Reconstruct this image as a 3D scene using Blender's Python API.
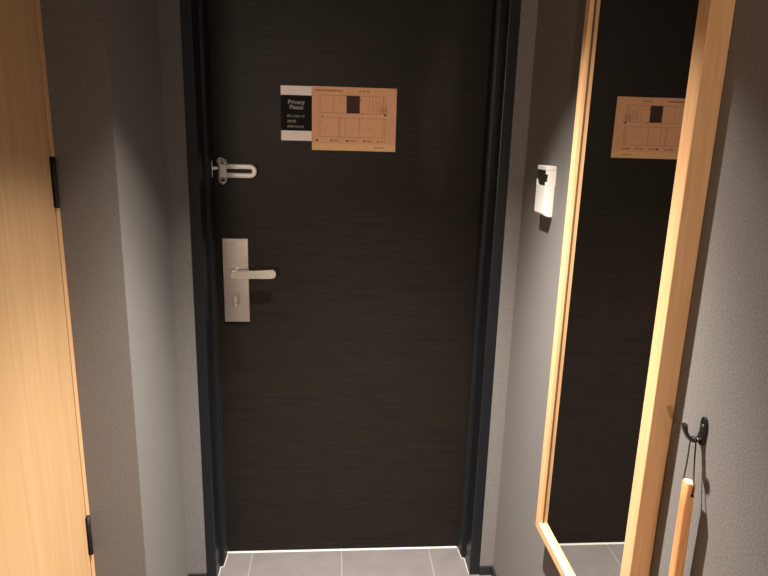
import bpy, bmesh, math, random
from mathutils import Vector, Matrix
random.seed(4)
S = bpy.context.scene
for o in list(bpy.data.objects): bpy.data.objects.remove(o)
C = S.collection

# ------------------------------------------------------------------ camera
cam = bpy.data.cameras.new('camera'); co = bpy.data.objects.new('camera', cam); C.objects.link(co)
cam.sensor_width = 36; cam.lens = 621/768*36; cam.clip_start = .02
X_ = (0.99692362, 0.00889429, 0.07787291)      # world axes in image space (right, down, forward)
Y_ = (-0.07345785, -0.24048486, 0.9678693)
Z_ = (0.02733576, -0.97061214, -0.23909168)
M = Matrix([[a[0], -a[1], -a[2]] for a in (X_, Y_, Z_)]).to_4x4()
M.translation = (0, 0, 1.45)
co.matrix_world = M
S.camera = co

# ------------------------------------------------------------------ world, exposure, lights
w = bpy.data.worlds.new('world'); S.world = w; w.use_nodes = True
w.node_tree.nodes['Background'].inputs[0].default_value = (0, 0, 0, 1)
S.view_settings.view_transform = 'Standard'; S.view_settings.look = 'None'
S.view_settings.exposure = 0.0; S.view_settings.gamma = 1; S.view_settings.use_curve_mapping = False

def spot(name, loc, power, col, half, blend, rad=.02):
    l = bpy.data.lights.new(name, 'SPOT'); l.energy = power; l.color = col
    l.spot_size = math.radians(2*half); l.spot_blend = blend; l.shadow_soft_size = rad
    o = bpy.data.objects.new(name, l); C.objects.link(o); o.location = loc
    return o
WARM = (1, .83, .66)
LIGHT_POS = (.09, 1.17, 2.17)
spot('downlight_beam', LIGHT_POS, 60, (1, .91, .81), 42, .34, .016)
AIM = (.10, 1.20, 0)
sb = spot('downlight_core', (LIGHT_POS[0], LIGHT_POS[1], 2.175), 600, (1, .94, .86), 36, 1.0, .016)
sb.rotation_euler = (Vector(AIM)-Vector(sb.location)).to_track_quat('-Z', 'Y').to_euler()
FILL_POS = (-.95, -4.5, 1.62)  # unseen point light added to brighten the door signs and mirror stile
l = bpy.data.lights.new('rear_fill_light', 'POINT'); l.energy = 290; l.color = (1, .80, .62); l.shadow_soft_size = .06
o = bpy.data.objects.new('rear_fill_light', l); C.objects.link(o); o.location = FILL_POS
FILL_LAMPS = [((-.03, -1.7, 2.2), 15)]  # disc light added behind the camera as general fill
for p, e in FILL_LAMPS:
    l = bpy.data.lights.new('fill_lamp_light', 'AREA'); l.shape = 'DISK'; l.size = .22; l.energy = e; l.color = WARM
    o = bpy.data.objects.new('fill_lamp_light', l); C.objects.link(o); o.location = (p[0], p[1], p[2]-.045)

# ------------------------------------------------------------------ materials
def srgb(r, g, b):
    f = lambda c: ((c/255+.055)/1.055)**2.4 if c > 10 else c/255/12.92
    return (f(r), f(g), f(b), 1)
def mat(name, col, rough=.5, metal=0, spec=.5):
    m = bpy.data.materials.new(name); m.use_nodes = True
    b = m.node_tree.nodes['Principled BSDF']
    b.inputs['Base Color'].default_value = col
    b.inputs['Roughness'].default_value = rough; b.inputs['Metallic'].default_value = metal
    b.inputs['Specular IOR Level'].default_value = spec
    return m
def noise_mat(name, c1, c2, scale, stretch=(1, 1, 1), rough=.6, bump=0, detail=6, c3=None, spec=.5, lo=.3, hi=.7, metal=0):
    m = mat(name, c1, rough, metal, spec); nt = m.node_tree; N = nt.nodes; L = nt.links
    b = N['Principled BSDF']
    tc = N.new('ShaderNodeTexCoord'); mp = N.new('ShaderNodeMapping'); mp.inputs['Scale'].default_value = stretch
    n = N.new('ShaderNodeTexNoise'); n.inputs['Scale'].default_value = scale; n.inputs['Detail'].default_value = detail
    r = N.new('ShaderNodeValToRGB'); r.color_ramp.elements[0].position = lo; r.color_ramp.elements[1].position = hi
    r.color_ramp.elements[0].color = c1; r.color_ramp.elements[1].color = c2
    L.new(tc.outputs['Object'], mp.inputs[0]); L.new(mp.outputs[0], n.inputs['Vector'])
    L.new(n.outputs[0], r.inputs[0]); out = r.outputs[0]
    if c3:
        n2 = N.new('ShaderNodeTexNoise'); n2.inputs['Scale'].default_value = scale*.13; n2.inputs['Detail'].default_value = 2
        mp2 = N.new('ShaderNodeMapping'); mp2.inputs['Scale'].default_value = stretch
        r2 = N.new('ShaderNodeValToRGB'); r2.color_ramp.elements[0].position = .45; r2.color_ramp.elements[1].position = .75
        r2.color_ramp.elements[0].color = (0, 0, 0, 1)
        L.new(tc.outputs['Object'], mp2.inputs[0]); L.new(mp2.outputs[0], n2.inputs['Vector']); L.new(n2.outputs[0], r2.inputs[0])
        mx = N.new('ShaderNodeMixRGB'); mx.inputs[2].default_value = c3
        L.new(r2.outputs[0], mx.inputs[0]); L.new(out, mx.inputs[1]); out = mx.outputs[0]
    L.new(out, b.inputs['Base Color'])
    if bump:
        bp = N.new('ShaderNodeBump'); bp.inputs['Strength'].default_value = bump; bp.inputs['Distance'].default_value = .002
        L.new(n.outputs[0], bp.inputs['Height']); L.new(bp.outputs[0], b.inputs['Normal'])
    return m

WALL = noise_mat('woven_wallpaper', (.150, .140, .134, 1), (.222, .209, .200, 1), 300, (1, 1, 1), .9, .12, 3, spec=.15, lo=.3, hi=.7)
CEIL = mat('ceiling_paint', (.55, .53, .50, 1), .9)
WOODD = noise_mat('pale_oak_door', (.54, .325, .155, 1), (.62, .395, .205, 1), 9, (9, 9, .35), .5, .03, 6, c3=(.57, .355, .17, 1), spec=.3)
WOODF = noise_mat('pale_oak_frame', (.66, .37, .18, 1), (.75, .45, .235, 1), 22, (6, 6, .4), .45, .03, 5, spec=.35)
WOODH = noise_mat('orange_wood_handle', (.62, .27, .105, 1), (.74, .36, .16, 1), 30, (6, 6, .4), .4, .02, 5, spec=.4)
WOODE = mat('wood_end_grain', (.78, .55, .28, 1), .6)
DOOR = noise_mat('dark_walnut_laminate', (.0085, .0068, .0057, 1), (.0185, .0142, .0115, 1), 30, (.35, 1, 9), .42, .05, 7, c3=(.0155, .0112, .0082, 1), spec=.13)
DFRAME = mat('navy_black_steel', (.006, .0075, .010, 1), .35, 0, .4)
GREYM = mat('grey_cast_metal', (.40, .39, .37, 1), .5, .6)
GASKET = mat('black_rubber', (.006, .006, .007, 1), .6)
STEEL = noise_mat('brushed_steel', (.33, .30, .29, 1), (.42, .385, .37, 1), 60, (.3, 1, 8), .42, .03, 3, metal=1)
STEEL_POL = mat('polished_steel', (.72, .70, .68, 1), .22, 1)
SATIN = mat('satin_nickel', (.86, .85, .86, 1), .5, .35)
ALU = mat('aluminium_strip', (.80, .79, .77, 1), .35, 1)
SEAL = mat('white_sealant', (.55, .53, .51, 1), .6)
BLACKM = mat('black_metal', (.010, .009, .009, 1), .25, .0, .6)
HINGE = mat('dark_bronze_hinge', (.012, .010, .009, 1), .45, .3)
BASE = mat('black_baseboard', (.012, .011, .012, 1), .5)
WHITE = mat('white_plastic', (.86, .84, .80, 1), .4)
DARKCARD = mat('dark_green_slot', (.018, .022, .014, 1), .4)
MIRROR = mat('mirror_silver', (.64, .64, .62, 1), .0, 1)
PAPER = noise_mat('kraft_tan_plate', (.76, .40, .225, 1), (.82, .445, .255, 1), 25, (1, 1, 1), .5, 0, 3, spec=.3)
PAPER2 = mat('tan_plate_footer', (.84, .50, .24, 1), .5)
GAPLINE = mat('dark_gap_strip', (.10, .05, .02, 1), .6)  # dark tone for the strip that draws the shaded glass-edge gap
INK = mat('brown_ink', (.33, .14, .07, 1), .7)
INKD = mat('dark_brown_ink', (.045, .010, .008, 1), .7)
MAGW = mat('white_magnet_sheet', (.93, .84, .84, 1), .5)
MAGB = mat('black_magnet_sheet', (.008, .007, .008, 1), .7, 0, .15)
MAGT = mat('pale_lettering', (.42, .38, .36, 1), .6)
CORD = mat('dark_brown_cord', (.020, .012, .010, 1), .8)

def tile_mat():
    m = mat('grey_porcelain_tile', (.30, .27, .25, 1), .45); nt = m.node_tree; N = nt.nodes; L = nt.links; b = N['Principled BSDF']
    tc = N.new('ShaderNodeTexCoord'); mp = N.new('ShaderNodeMapping'); mp.inputs['Location'].default_value = (-.030, -.055, 0)
    br = N.new('ShaderNodeTexBrick'); br.offset = 0; br.inputs['Scale'].default_value = 1
    br.inputs['Brick Width'].default_value = .314; br.inputs['Row Height'].default_value = .628
    br.inputs['Mortar Size'].default_value = .0016; br.inputs['Mortar Smooth'].default_value = .1
    br.inputs['Color1'].default_value = (.195, .176, .168, 1); br.inputs['Color2'].default_value = (.182, .164, .157, 1)
    br.inputs['Mortar'].default_value = (.34, .31, .29, 1)
    n = N.new('ShaderNodeTexNoise'); n.inputs['Scale'].default_value = 14; n.inputs['Detail'].default_value = 8
    mx = N.new('ShaderNodeMixRGB'); mx.blend_type = 'MULTIPLY'; mx.inputs[0].default_value = .35
    L.new(tc.outputs['Object'], mp.inputs[0]); L.new(mp.outputs[0], br.inputs['Vector']); L.new(tc.outputs['Object'], n.inputs['Vector'])
    L.new(br.outputs[0], mx.inputs[1]); L.new(n.outputs[0], mx.inputs[2]); L.new(mx.outputs[0], b.inputs['Base Color'])
    return m
TILE = tile_mat()

# ------------------------------------------------------------------ mesh helpers
class MB:
    def __init__(s): s.bm = bmesh.new(); s.mats = []
    def mi(s, m):
        if m not in s.mats: s.mats.append(m)
        return s.mats.index(m)
    def _fin(s, faces, m, smooth=False):
        i = s.mi(m)
        for f in faces: f.material_index = i; f.smooth = smooth
    def box(s, x0, x1, y0, y1, z0, z1, m, bev=0):
        r = bmesh.ops.create_cube(s.bm, size=1)
        for v in r['verts']:
            v.co = Vector(((x0+x1)/2+v.co.x*(x1-x0), (y0+y1)/2+v.co.y*(y1-y0), (z0+z1)/2+v.co.z*(z1-z0)))
        fs = {f for v in r['verts'] for f in v.link_faces}; s._fin(fs, m)
        if bev:
            es = {e for f in fs for e in f.edges}
            q = bmesh.ops.bevel(s.bm, geom=list(es), offset=bev, segments=2, affect='EDGES', profile=.5)
            s._fin(q['faces'], m)
        return s
    def prism(s, pts, vec, m, smooth=False, bev=0):
        vec = Vector(vec)
        a = [s.bm.verts.new(p) for p in pts]; b = [s.bm.verts.new(Vector(p)+vec) for p in pts]
        n = len(a); fs = [s.bm.faces.new(a), s.bm.faces.new(b[::-1])]
        sd = [s.bm.faces.new((a[i], b[i], b[(i+1) % n], a[(i+1) % n])) for i in range(n)]
        s._fin(fs, m); s._fin(sd, m, smooth)
        bmesh.ops.recalc_face_normals(s.bm, faces=fs+sd)
        if bev:
            es = {e for f in fs for e in f.edges}
            q = bmesh.ops.bevel(s.bm, geom=list(es), offset=bev, segments=2, affect='EDGES', profile=.5); s._fin(q['faces'], m)
        return s
    def tube(s, pts, rad, m, seg=12, closed=False, flat=None, up=(0, 0, 1)):
        """tube along pts; rad may be a list; flat=(a,b) scales the two section axes"""
        P = [Vector(p) for p in pts]; n = len(P); rs = rad if isinstance(rad, (list, tuple)) else [rad]*n
        rings = []; nrm = Vector(up)
        for i, p in enumerate(P):
            if closed: t = (P[(i+1) % n]-P[i-1]).normalized()
            else: t = (P[min(i+1, n-1)]-P[max(i-1, 0)]).normalized()
            nrm = (nrm-t*nrm.dot(t))
            nrm = nrm.normalized() if nrm.length > 1e-6 else t.orthogonal().normalized()
            bn = t.cross(nrm); fa, fb = flat if flat else (1, 1)
            rings.append([s.bm.verts.new(p+(nrm*math.cos(2*math.pi*k/seg)*fa+bn*math.sin(2*math.pi*k/seg)*fb)*rs[i]) for k in range(seg)])
        fs = []
        for i in range(n if closed else n-1):
            A, B = rings[i], rings[(i+1) % n]
            for k in range(seg): fs.append(s.bm.faces.new((A[k], A[(k+1) % seg], B[(k+1) % seg], B[k])))
        s._fin(fs, m, True); caps = []
        if not closed:
            caps = [s.bm.faces.new(rings[0][::-1]), s.bm.faces.new(rings[-1])]; s._fin(caps, m)
        bmesh.ops.recalc_face_normals(s.bm, faces=fs+caps)
        return s
    def build(s, name, parent=None, bevel=0, origin=None):
        me = bpy.data.meshes.new(name)
        if origin is None and parent is None:
            c = [v.co for v in s.bm.verts]
            origin = Vector(((min(v.x for v in c)+max(v.x for v in c))/2, (min(v.y for v in c)+max(v.y for v in c))/2, min(v.z for v in c)))
        o = bpy.data.objects.new(name, me); C.objects.link(o)
        if parent is None:
            bmesh.ops.translate(s.bm, verts=s.bm.verts, vec=-Vector(origin)); o.location = origin; o['_w'] = list(origin)
            wo = Vector(origin)
        else:
            wo = Vector(parent['_w']); bmesh.ops.translate(s.bm, verts=s.bm.verts, vec=-wo); o['_w'] = list(wo)
            o.parent = parent
        s.bm.to_mesh(me); s.bm.free()
        for m in s.mats: me.materials.append(m)
        if bevel:
            b = o.modifiers.new('bevel', 'BEVEL'); b.width = bevel; b.segments = 2; b.limit_method = 'ANGLE'
        return o
def empty(name, loc):
    o = bpy.data.objects.new(name, None); C.objects.link(o); o.location = loc; o['_w'] = list(loc); o.empty_display_size = .05
    return o
def tag(o, label=None, cat=None, kind=None, group=None):
    if label: o['label'] = label
    if cat: o['category'] = cat
    if kind: o['kind'] = kind
    if group: o['group'] = group
    return o
def struct(o, label=None, cat=None): return tag(o, label, cat, 'structure')
def arc(cx, cz, r, a0, a1, n):
    return [(cx+r*math.cos(math.radians(a0+(a1-a0)*i/n)), cz+r*math.sin(math.radians(a0+(a1-a0)*i/n))) for i in range(n+1)]

# ------------------------------------------------------------------ room shell
XR, XL, XA = .545, -.600, -.474       # right wall, left wall, left wall beside the entrance
YB, YC, YN = 1.798, 1.402, -5.2       # wall around the door, step in the left wall, near end
H = 2.20
DY = 1.944                            # door surface
JR, JL = .464, -.383                  # jamb reveals
FR, FL = .498, -.414                  # frame outer edges
DH = 2.03
struct(MB().box(-2.7, .7, YN-.1, 2.06, -.08, 0, TILE).build('floor', origin=(0, 0, 0)), 'pale grey tiled entrance floor', 'floor')
# ceiling with a round hole for the downlight
mb = MB(); LX, LY = LIGHT_POS[:2]
hs = .045
mb.box(-2.7, .7, YN-.1, LY-hs, H, H+.1, CEIL).box(-1.1, .7, LY+hs, 2.06, H, H+.1, CEIL)
mb.box(-1.1, LX-hs, LY-hs, LY+hs, H, H+.1, CEIL).box(LX+hs, .7, LY-hs, LY+hs, H, H+.1, CEIL)
struct(mb.build('ceiling'), 'plain off-white ceiling above the entrance', 'ceiling')
struct(MB().box(XR, XR+.12, YN, 2.06, 0, H, WALL).build('wall_right'), 'speckled grey-brown wall behind the long mirror', 'wall')
mb = MB()
mb.box(XL-.3, XA, YC, YB, 0, H, WALL)
mb.box(XL-.12, XL, -.9, .45, 0, H, WALL).box(-2.7, XL-.12, -.9, -.78, 0, H, WALL).box(-2.7, -2.58, YN, -.9, 0, H, WALL).box(XL-.12, XL, .45, YC, 2.10, H, WALL)  # unseen wall end at the room placed to shade the left strips
struct(mb.build('wall_left'), 'speckled grey wall with a step between wooden door and entrance door', 'wall')
mb = MB()
mb.box(XL-.3, FL+.01, YB, 2.06, 0, H, WALL).box(FR-.01, XR+.12, YB, 2.06, 0, H, WALL).box(FL+.01, FR-.01, YB, 2.06, DH+.035, H, WALL)
struct(mb.build('wall_back'), 'narrow grey wall strips around the dark entrance door', 'wall')
struct(MB().box(-2.7, .7, YN-.12, YN, 0, H, WALL).build('wall_front'), 'plain wall at the far end of the corridor', 'wall')
bb = .033
struct(MB().box(FR, XR, YB-.007, YB, 0, bb, BASE).box(FL-(-XA+FL), FL, YB-.007, YB, 0, bb, BASE).build('baseboard_back', bevel=.001), 'low black baseboard beside the door frame', 'baseboard')
struct(MB().box(XR-.007, XR, YN, YB-.007, 0, bb, BASE).build('baseboard_right', bevel=.001), 'low black baseboard under the mirror wall', 'baseboard')
struct(MB().box(XA, XA+.007, YC-.007, YB-.007, 0, bb, BASE).box(XL, XA, YC-.007, YC, 0, bb, BASE).build('baseboard_left', bevel=.001), 'low black baseboard on the stepped left wall', 'baseboard')
# threshold and sealant lines
struct(MB().box(JL+.001, JR-.016, 1.9375, 1.948, 0, .002, SEAL, .0008).build('trim_1'), 'bright metal threshold strip below the entrance door', 'trim')
mb = MB()
for pts in ([(JR, 1.80), (JR, 1.882), (JR-.009, 1.882), (JR-.013, 1.93)], [(JL, 1.80), (JL, 1.868), (JL+.009, 1.868), (JL+.012, 1.93)]):
    for (a, b), (c, d) in zip(pts, pts[1:]):
        wv = .0022; v = Vector((c-a, d-b, 0)).normalized(); n = Vector((-v.y, v.x, 0))*wv/2
        s = -1 if a > 0 else 1
        off = Vector((s*.0015, -.0012, 0))
        A, B = Vector((a, b, 0))+off, Vector((c, d, 0))+off
        mb.prism([A+n, B+n, B-n, A-n], (0, 0, .0022), SEAL)
struct(mb.build('trim_2'), 'thin white sealant line along the foot of the jambs', 'trim')

# ------------------------------------------------------------------ entrance door
d1 = MB().box(JL+.003, JR-.008, DY, DY+.045, .009, DH+.02, DOOR).build('door_1', bevel=.001)
struct(d1, 'dark brown wood-grain entrance door in a black frame', 'door')
mb = MB()
def jamb(sx, f0, f1, r):
    # profile polygon in plan, extruded in z
    st = 1.885 if sx > 0 else 1.872
    fi = f1                                   # reveal line
    p = [(f0, YB-.002), (fi+sx*.003, YB-.002), (fi, YB+.001), (fi, st), (fi-sx*.009, st), (fi-sx*.009, st+.012), (fi-sx*.004, st+.014), (fi-sx*.004, DY-.006), (fi-sx*.002, DY-.003), (fi+sx*.001, DY+.07), (f0, DY+.07)]
    mb.prism([(x, y, 0) for x, y in p], (0, 0, DH+.035), DFRAME)
jamb(1, FR, JR, 0); jamb(-1, FL, JL, 0)
mb.box(FL, FR, YB-.002, DY+.07, DH, DH+.035, DFRAME)
mb.box(JL, JR, 1.885, 1.897, DH-.01, DH, DFRAME)
fr = mb.build('door_frame', d1, bevel=.0012); fr['label'] = 'navy-black steel door frame'
MB().box(JR-.0115, JR-.009, 1.887, DY, .01, DH-.01, GASKET).box(JL+.009, JL+.0115, 1.874, DY, .01, DH-.01, GASKET).build('seal', d1)['label'] = 'black rubber door seal'
# lock plate with lever and thumb turn
pl = MB().box(-.3525, -.2725, DY-.009, DY+.001, .856, 1.126, STEEL).build('lock_plate', d1, bevel=.0015); pl['label'] = 'brushed steel lock plate'
lv = MB()
lv.tube([(-.310, DY-.008, 1.026), (-.310, DY-.050, 1.026)], .0105, STEEL_POL, 20)
lz = 1.024
pts = [(-.322, lz-.016), (-.322, lz+.006)] + [(-.320, lz+.008), (-.205, lz+.0145)] + [(-.191, lz+.015), (-.184, lz+.009), (-.182, lz), (-.185, lz-.009), (-.192, lz-.013), (-.205, lz-.0145)] + [(-.318, lz-.0145)]
lv.prism([(x, DY-.060, z) for x, z in pts], (0, .010, 0), STEEL_POL)
lv.build('lever_handle', pl, bevel=.002)['label'] = 'polished lever handle'
lk = MB(); lk.tube([(-.313, DY-.008, .930), (-.313, DY-.014, .930)], .010, STEEL_POL, 20)
lk.box(-.3195, -.3065, DY-.032, DY-.012, .914, .946, STEEL_POL, .0015)
lk.build('thumb_turn', pl)
# swing bar guard
YG = DY-.018
gd = MB()
gd.box(-.3745, -.369, DY-.030, DY+.001, 1.313, 1.365, STEEL_POL, .001)               # upright plate by the jamb
gd.box(-.370, -.354, YG-.004, YG+.004, 1.335, 1.345, STEEL_POL, .001)
gd.box(-.358, -.330, DY-.004, DY+.0005, 1.306, 1.366, GREYM, .001)                  # base plate on the leaf
gd.tube([(-.3475, YG-.003, 1.308), (-.3475, YG-.003, 1.364)], .0060, GREYM, 14)       # pivot barrel
gd.box(-.349, -.328, YG-.009, YG+.001, 1.314, 1.353, GREYM, .0015)
gd.tube([(-.354, YG-.006, 1.356), (-.352, YG-.007, 1.366), (-.345, YG-.008, 1.370), (-.336, YG-.008, 1.366), (-.329, YG-.006, 1.356)], [.0030, .0042, .0048, .0042, .0026], GREYM, 10)
gd.tube([(-.352, YG-.006, 1.312), (-.349, YG-.007, 1.302), (-.341, YG-.008, 1.297), (-.333, YG-.008, 1.301), (-.327, YG-.006, 1.311)], [.0030, .0044, .0052, .0044, .0026], GREYM, 10)
g = gd.build('door_guard', d1, bevel=.0008); g['label'] = 'silver swing bar door guard'
x0, x1, zc, hh = -.334, -.2595, 1.3335, .0130
path = [(x0, YG-.006, zc+hh), ((x0+x1)/2, YG-.006, zc+hh)] + [(x1+hh*math.sin(math.radians(a)), YG-.006, zc+hh*math.cos(math.radians(a))) for a in range(0, 181, 15)] + [((x0+x1)/2, YG-.006, zc-hh), (x0, YG-.006, zc-hh)]
MB().tube(path, .0074, SATIN, 16, up=(0, 1, 0), flat=(.4, 1)).build('guard_bar', g)

# ------------------------------------------------------------------ floor plan plate on the door
px0, px1, pz0, pz1 = -.075, .1785, 1.4005, 1.5855
yf = DY-.003
mb = MB()
mb.box(px0, px1, yf, DY-.0002, pz0+.020, pz1, PAPER); mb.box(px0, px1, yf, DY-.0002, pz0, pz0+.020, PAPER2)
def ln(x0, x1, z0, z1, m=INK, t=.0003): mb.box(px0+x0, px0+x1, yf-t, yf+.0001, pz0+z0, pz0+z1, m)
W_, H_ = px1-px0, pz1-pz0
# title strokes
x = .010
for k in range(13):
    wv = random.uniform(.003, .006); ln(x, x+wv, H_-.014, H_-.0085); x += wv+.0022
for k in range(3): ln(.140+.012*k, .147+.012*k, H_-.0135, H_-.0095)
# outer walls and rooms
lw = .0010
for zz in (.040, .096, .110, .160): ln(.024, .220, zz-lw/2, zz+lw/2)
for xx in (.024, .064, .102, .143, .172, .182, .214, .220): ln(xx-lw/2, xx+lw/2, .110, .160)
for xx in (.024, .080, .084, .100, .142, .214, .220): ln(xx-lw/2, xx+lw/2, .040, .096)
for xx in (.188, .194, .200, .206): ln(xx-lw/3, xx+lw/3, .115, .145)
ln(.1035, .1425, .110, .161, INKD)                                # the guest's own room filled in
for xx, zz in ((.046, .134), (.084, .136), (.193, .142), (.045, .070), (.120, .062), (.172, .066)): ln(xx-.0012, xx+.0012, zz-.0014, zz+.0014)
for xx, zz in ((.031, .100), (.152, .108), (.146, .148)): ln(xx-.002, xx+.002, zz-.0022, zz+.0022, INK)
for k in range(7): ln(.204+.0035*k, .2055+.0035*k, .108+.006*(k % 3), .122+.006*(k % 3))
ln(.217, .2225, .104, .111, INKD)
for xx, n in ((.012, 0), (.055, 3), (.103, 4), (.155, 3), (.197, 3)):
    ln(xx, xx+.006, .026, .032, INKD if n != 3 else INK)
    for k in range(n): ln(xx+.009+.006*k, xx+.013+.006*k, .027, .031)
for k in range(7): ln(.188+.0045*k, .191+.0045*k, .009, .0125)
plan = mb.build('evacuation_plan'); tag(plan, 'tan floor plan plate with a dark square, fixed high on the dark door', 'sign')

# magnet sign
mx0, mx1, mz0, mz1 = -.167, -.0755, 1.4265, 1.5845
mb = MB()
ym = DY-.0015
mb.box(mx0, mx1, ym, DY-.0002, mz0, mz0+.029, MAGW).box(mx0, mx1, ym, DY-.0002, mz0+.029, mz1-.0265, MAGB).box(mx0, mx1, ym, DY-.0002, mz1-.0265, mz1, MAGW)
mag = mb.build('door_magnet'); tag(mag, 'black and white card with small pale lettering beside the tan floor plan', 'sign')
def text(body, x, z, size, parent, m=MAGT, align='LEFT', name='lettering'):
    cu = bpy.data.curves.new('t', 'FONT'); cu.body = body; cu.size = size; cu.align_x = align; cu.extrude = .0001; cu.offset = size*.012
    to = bpy.data.objects.new('t', cu); C.objects.link(to)
    bpy.context.view_layer.update()
    dg = bpy.context.evaluated_depsgraph_get(); me = bpy.data.meshes.new_from_object(to.evaluated_get(dg))
    bpy.data.objects.remove(to)
    me.transform(Matrix.Translation(Vector((x, ym-.0002, z))-Vector(parent['_w'])) @ Matrix.Rotation(math.pi/2, 4, 'X'))
    me.materials.clear(); me.materials.append(m)
    o = bpy.data.objects.new(name, me); C.objects.link(o); o.parent = parent; o['_w'] = parent['_w']
    return o
mid = (mx0+mx1)/2
text('Privacy', mid, 1.5325, .0175, mag, align='CENTER')
text('Please', mid, 1.5180, .0165, mag, align='CENTER')
text('起こさないで', mx0+.018, 1.4945, .0088, mag)
text('勿打扰', mx0+.018, 1.4795, .0090, mag)
text('방해하지마시오', mx0+.018, 1.4645, .0078, mag)

# ------------------------------------------------------------------ wooden door in the left wall
d2 = MB().box(XL-.040, XL, .55, 1.3805, .008, 2.05, WOODD).build('door_2', bevel=.0012)
struct(d2, 'pale wooden door with black hinges in the left wall', 'door')
mb = MB()
mb.box(XL-.10, XL+.001, 1.3835, YC-.0005, 0, 2.08, WOODF).box(XL-.10, XL+.001, .45, .547, 0, 2.08, WOODF).box(XL-.10, XL+.001, .547, 1.3835, 2.053, 2.09, WOODF)
mb.build('door_frame', d2, bevel=.001)
for z0, z1 in ((1.279, 1.387), (.424, .530), (1.78, 1.888)):
    h = MB(); h.tube([(XL+.0035, 1.3822, z0), (XL+.0035, 1.3822, z1)], .0052, HINGE, 14)
    h.box(XL-.002, XL+.0012, 1.3745, 1.3895, z0+.002, z1-.002, HINGE)
    h.build('hinge', d2)['label'] = 'black hinge'
kb = MB(); kb.tube([(XL, .62, 1.0), (XL+.045, .62, 1.0)], .010, STEEL_POL, 16).tube([(XL+.045, .615, 1.0), (XL+.045, .74, 1.0)], .008, STEEL_POL, 16)
kb.build('door_handle', d2)

# ------------------------------------------------------------------ long wall mirror
mf, mbk = .509, .5445            # frame front and back
yi0, yi1, yo0, yo1 = .916, 1.326, .884, 1.348
zi0, zi1, zo0, zo1 = .524, 1.955, .502, 1.977
mr = empty('wall_mirror', (mbk, (yo0+yo1)/2, zo0)); tag(mr, 'tall mirror in a pale wooden frame on the right wall', 'mirror')
def bar(name, pts, vec):
    MB().prism(pts, vec, WOODF, bev=.0012).build(name, mr)
X0 = mf; dX = (mbk-mf, 0, 0)
fm = MB()
bar('frame_stile', [(X0, yo0, zo0), (X0, yi0, zi0), (X0, yi0, zi1), (X0, yo0, zo1)], dX)
bar('frame_stile', [(X0, yo1, zo0), (X0, yi1, zi0), (X0, yi1, zi1), (X0, yo1, zo1)], dX)
bar('frame_rail', [(X0, yo0, zo0), (X0, yo1, zo0), (X0, yi1, zi0), (X0, yi0, zi0)], dX)
bar('frame_rail', [(X0, yo0, zo1), (X0, yo1, zo1), (X0, yi1, zi1), (X0, yi0, zi1)], dX)
fm.bm.free()
MB().box(.5183, .5199, yi1-.0035, yi1, zi0, zi1, GAPLINE).box(.5183, .5199, yi0, yi0+.0012, zi0, zi1, GAPLINE).build('glass_gap_strip', mr)['label'] = 'thin dark strip drawn for the gap at the glass edge'  # added strip, coloured dark to read as the gap beside the glass
MB().box(.520, .524, yi0-.004, yi1+.004, zi0-.004, zi1+.004, MIRROR).build('mirror_glass', mr)['label'] = 'clear silver mirror glass'
for bz in (.80, 1.60): MB().box(.526, XR, yo0+.02, yo1-.02, bz, bz+.04, BLACKM).build('wall_bracket', mr)

# ------------------------------------------------------------------ key card holder
kx, ky0, ky1, kz0, kz1 = .5195, 1.532, 1.603, 1.262, 1.386
kc = empty('card_holder', (XR, (ky0+ky1)/2, kz0)); tag(kc, 'small white plastic key card holder on the wall between door and mirror', 'card holder')
mb = MB()
def rr(x0, x1, y0, y1, r, z):
    p = []
    p += [(x1, y0), (x1, y1)]
    p += [(x0+r-r*math.cos(a), y1-r+r*math.sin(a)) for a in [math.pi/2*(1-i/5) for i in range(6)]]
    p += [(x0+r-r*math.cos(a), y0+r-r*math.sin(a)) for a in [math.pi/2*i/5 for i in range(6)]]
    return [(x, y, z) for x, y in p]
zs = kz0+.075
# lower body: bottom curves up towards the front
body = [(XR, kz0-.003), (XR, zs), (kx, zs), (kx, kz0+.006)] + [(kx+.003, kz0+.002), (kx+.009, kz0-.001), (kx+.017, kz0-.0028)]
mb.prism([(x, ky0, z) for x, z in body], (0, ky1-ky0, 0), WHITE, bev=.0015)
mb.box(kx+.012, XR, ky0, ky1, zs, kz1-.011, WHITE)
mb.box(kx, XR, ky0, ky1, kz1-.011, kz1, WHITE, .0015)
mb.box(kx, kx+.012, ky1-.005, ky1, zs, zs+.014, WHITE)
mb.box(kx, kx+.012, ky0, ky0+.004, kz1-.020, kz1-.011, WHITE)
mb.box(kx+.0055, kx+.012, ky0, ky0+.004, zs, kz1-.020, WHITE)
mb.box(kx, kx+.0055, ky0, ky0+.004, zs, zs+.010, WHITE)
mb.build('holder_body', kc)
MB().prism([(kx+.002, ky0+.004, zs-.001), (kx+.002, ky0+.004, kz1-.011), (kx+.002, ky1, kz1-.011), (kx+.002, ky1-.001, zs+.015), (kx+.002, ky1-.006, zs+.010), (kx+.002, ky1-.018, zs-.001)], (.0095, 0, 0), DARKCARD).build('card_slot', kc)['label'] = 'dark card slot'

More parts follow.
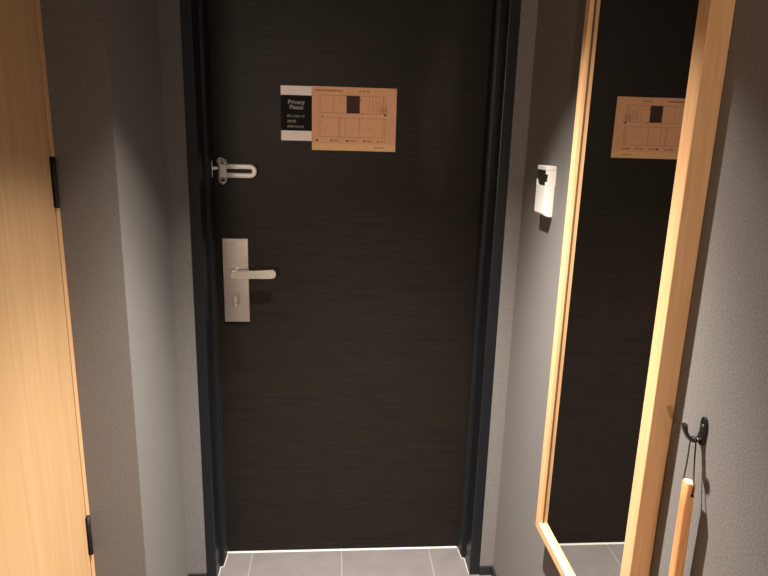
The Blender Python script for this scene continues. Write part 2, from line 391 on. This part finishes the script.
# ------------------------------------------------------------------ wall hook
hy = .802
hk = MB()
hk.prism([(XR, hy-.0065, 1.021), (XR, hy-.0065, 1.055), (XR, hy-.004, 1.0595), (XR, hy, 1.0615), (XR, hy+.004, 1.0595), (XR, hy+.0065, 1.055), (XR, hy+.0065, 1.021), (XR, hy+.003, 1.016), (XR, hy-.003, 1.016)], (-.0045, 0, 0), BLACKM, bev=.001)
pth = [(.5425, hy, 1.050), (.5415, hy, 1.038), (.5395, hy, 1.029), (.5355, hy, 1.0245), (.5300, hy, 1.0235), (.5245, hy, 1.0265), (.5195, hy, 1.0320), (.5155, hy, 1.0390), (.5135, hy, 1.0470), (.5130, hy, 1.0500)]
hk.tube(pth, [.0038, .0042, .0042, .0040, .0038, .0038, .0038, .0040, .0046, .0044], BLACKM, 14, up=(0, 1, 0), flat=(1.25, .8))
hook = hk.build('wall_hook'); tag(hook, 'small black hook screwed to the wall near the mirror frame', 'hook')

# ------------------------------------------------------------------ shoehorn hanging from the hook
sh = empty('shoehorn', (.526, .785, .30)); tag(sh, 'long orange wooden shoehorn handle hanging by a dark cord from the hook', 'shoehorn')
axis0 = Vector((.5235, .786, .966)); axis1 = Vector((.5275, .781, .50))
hb = MB(); bm = hb.bm
def section(c, a, b, slant):
    pts = []
    for k in range(24):
        t = 2*math.pi*k/24; e = .55
        sx = math.copysign(abs(math.cos(t))**e, math.cos(t)); sy = math.copysign(abs(math.sin(t))**e, math.sin(t))
        x, y = a*sx, b*sy
        pts.append(bm.verts.new((c.x+x, c.y+y, c.z+slant*(-x-y*.15))))
    return pts
secs = [section(axis0, .0062, .0078, .12), section(axis0-Vector((0, 0, .002)), .0072, .0088, .10)]
for i in range(1, 13):
    t = i/12; c = axis0.lerp(axis1, t); secs.append(section(c, .0074+.0018*t, .0090+.0022*t, 0))
i1, i2 = hb.mi(WOODH), hb.mi(WOODE)
for A, B in zip(secs, secs[1:]):
    for k in range(24):
        f = bm.faces.new((A[k], A[(k+1) % 24], B[(k+1) % 24], B[k])); f.material_index = i1; f.smooth = True
f = bm.faces.new(secs[0]); f.material_index = i2
f = bm.faces.new(secs[-1][::-1]); f.material_index = i1
bmesh.ops.recalc_face_normals(bm, faces=bm.faces)
hb.build('handle', sh)
# curved metal blade below the handle
bl = MB(); bm = bl.bm; rows = []
for i in range(9):
    t = i/8; z = .515-.235*t; wv = .012+.010*t; row = []
    for s in (0, 1):
        for k in range(9):
            u = -1+k/4; row.append(bm.verts.new((.5270+.006*t+(.007*(1-u*u)-.0035)+s*.0012, .781+wv*u*(1-.25*(t > .95)), z)))
    rows.append(row)
for A, B in zip(rows, rows[1:]):
    for k in range(8):
        bm.faces.new((A[k], A[k+1], B[k+1], B[k])); bm.faces.new((A[k+9], B[k+9], B[k+10], A[k+10]))
    bm.faces.new((A[0], B[0], B[9], A[9])); bm.faces.new((A[8], A[17], B[17], B[8]))
bm.faces.new(rows[0][:9]+rows[0][9:][::-1]); bm.faces.new(rows[-1][:9]+rows[-1][9:][::-1])
for f in bm.faces: f.smooth = True; f.material_index = bl.mi(STEEL_POL)
bmesh.ops.recalc_face_normals(bm, faces=bm.faces)
bl.build('blade', sh)
# cord loop: through the handle and over the hook
top = Vector((.5315, hy, 1.0275))
ca = Vector((.5215, .7953, .948)); cb = Vector((.5250, .7762, .9480))
cd = MB()
pa = [ca, Vector((.5205, .7962, .962)), Vector((.5240, .7995, .990)), Vector((.5275, hy+.0030, 1.018)), Vector((.5300, hy+.0035, 1.0285)), Vector((.5310, hy, 1.0295)), Vector((.5320, hy-.0035, 1.0285)), Vector((.5320, hy-.0045, 1.018)), Vector((.5290, .7880, .985)), Vector((.5255, .7768, .960)), cb]
# smooth by Catmull-Rom
def cr(P, n=6):
    out = []
    for i in range(len(P)-1):
        p0, p1, p2, p3 = P[max(i-1, 0)], P[i], P[i+1], P[min(i+2, len(P)-1)]
        for k in range(n):
            t = k/n
            out.append(.5*((2*p1)+(p2-p0)*t+(2*p0-5*p1+4*p2-p3)*t*t+(3*p1-p0-3*p2+p3)*t**3))
    return out+[P[-1]]
cd.tube(cr(pa), .0011, CORD, 8)
r = bmesh.ops.create_icosphere(cd.bm, subdivisions=2, radius=.0026, matrix=Matrix.Translation(cb))
for v in r['verts']:
    for f in v.link_faces: f.smooth = True; f.material_index = cd.mi(CORD)
cd.build('cord', sh)['label'] = 'dark looped cord'

# ------------------------------------------------------------------ light fittings: downlight, then added fill lamps
mb = MB(); n = 32
ring = []
for r_, z in ((.054, H), (.054, H-.004), (.042, H-.004), (.038, H+.03), (.030, H+.075)):
    ring.append([mb.bm.verts.new((LX+r_*math.cos(2*math.pi*k/n), LY+r_*math.sin(2*math.pi*k/n), z)) for k in range(n)])
i0 = mb.mi(WHITE)
for A, B in zip(ring, ring[1:]):
    for k in range(n): f = mb.bm.faces.new((A[k], A[(k+1) % n], B[(k+1) % n], B[k])); f.smooth = True
f = mb.bm.faces.new(ring[-1])
dl = mb.build('downlight'); tag(dl, 'recessed round white downlight in the entrance ceiling', 'ceiling light')
def emat(name, col, st):
    m = mat(name, col, .5); b = m.node_tree.nodes['Principled BSDF']
    b.inputs['Emission Color'].default_value = col; b.inputs['Emission Strength'].default_value = st
    return m
GLOW = emat('frosted_glow', (1, .85, .65, 1), 3)
for i, (p, e) in enumerate(FILL_LAMPS):
    mb = MB(); n = 32; ring = []
    for r_, z in ((.15, H), (.15, H-.03), (.125, H-.038)):
        ring.append([mb.bm.verts.new((p[0]+r_*math.cos(2*math.pi*k/n), p[1]+r_*math.sin(2*math.pi*k/n), z)) for k in range(n)])
    for A, B in zip(ring, ring[1:]):
        for k in range(n): mb.bm.faces.new((A[k], A[(k+1) % n], B[(k+1) % n], B[k]))
    mb.mi(WHITE); f = mb.bm.faces.new(ring[-1]); f.material_index = mb.mi(GLOW)
    o = mb.build('ceiling_fill_lamp'); tag(o, ['flat round ceiling lamp added out of view as fill light'][i], 'ceiling light')  # unseen fitting added around the disc fill light

bx, by, bz = FILL_POS
fl = empty('fill_floor_lamp', (bx, by, 0)); tag(fl, 'slim black floor lamp added out of view beyond the corridor as fill light', 'lamp')  # unseen lamp added to carry the rear fill light
def disc(mb, r_, z0, z1, m): mb.prism([(bx+r_*math.cos(2*math.pi*k/32), by+r_*math.sin(2*math.pi*k/32), z0) for k in range(32)], (0, 0, z1-z0), m, True)
mb = MB(); disc(mb, .13, 0, .02, BLACKM); mb.build('base', fl)
mb = MB(); mb.tube([(bx, by, .02), (bx, by, bz-.10)], .010, BLACKM); mb.build('pole', fl)
mb = MB(); disc(mb, .045, bz-.10, bz-.075, BLACKM); mb.build('bulb_socket', fl)
mb = MB(); mb.tube([(bx, by, bz-.075), (bx, by, bz-.066), (bx, by, bz-.05)], [.010, .014, .006], GLOW); mb.build('fill_bulb', fl)

for o in bpy.data.objects:
    if '_w' in o: del o['_w']
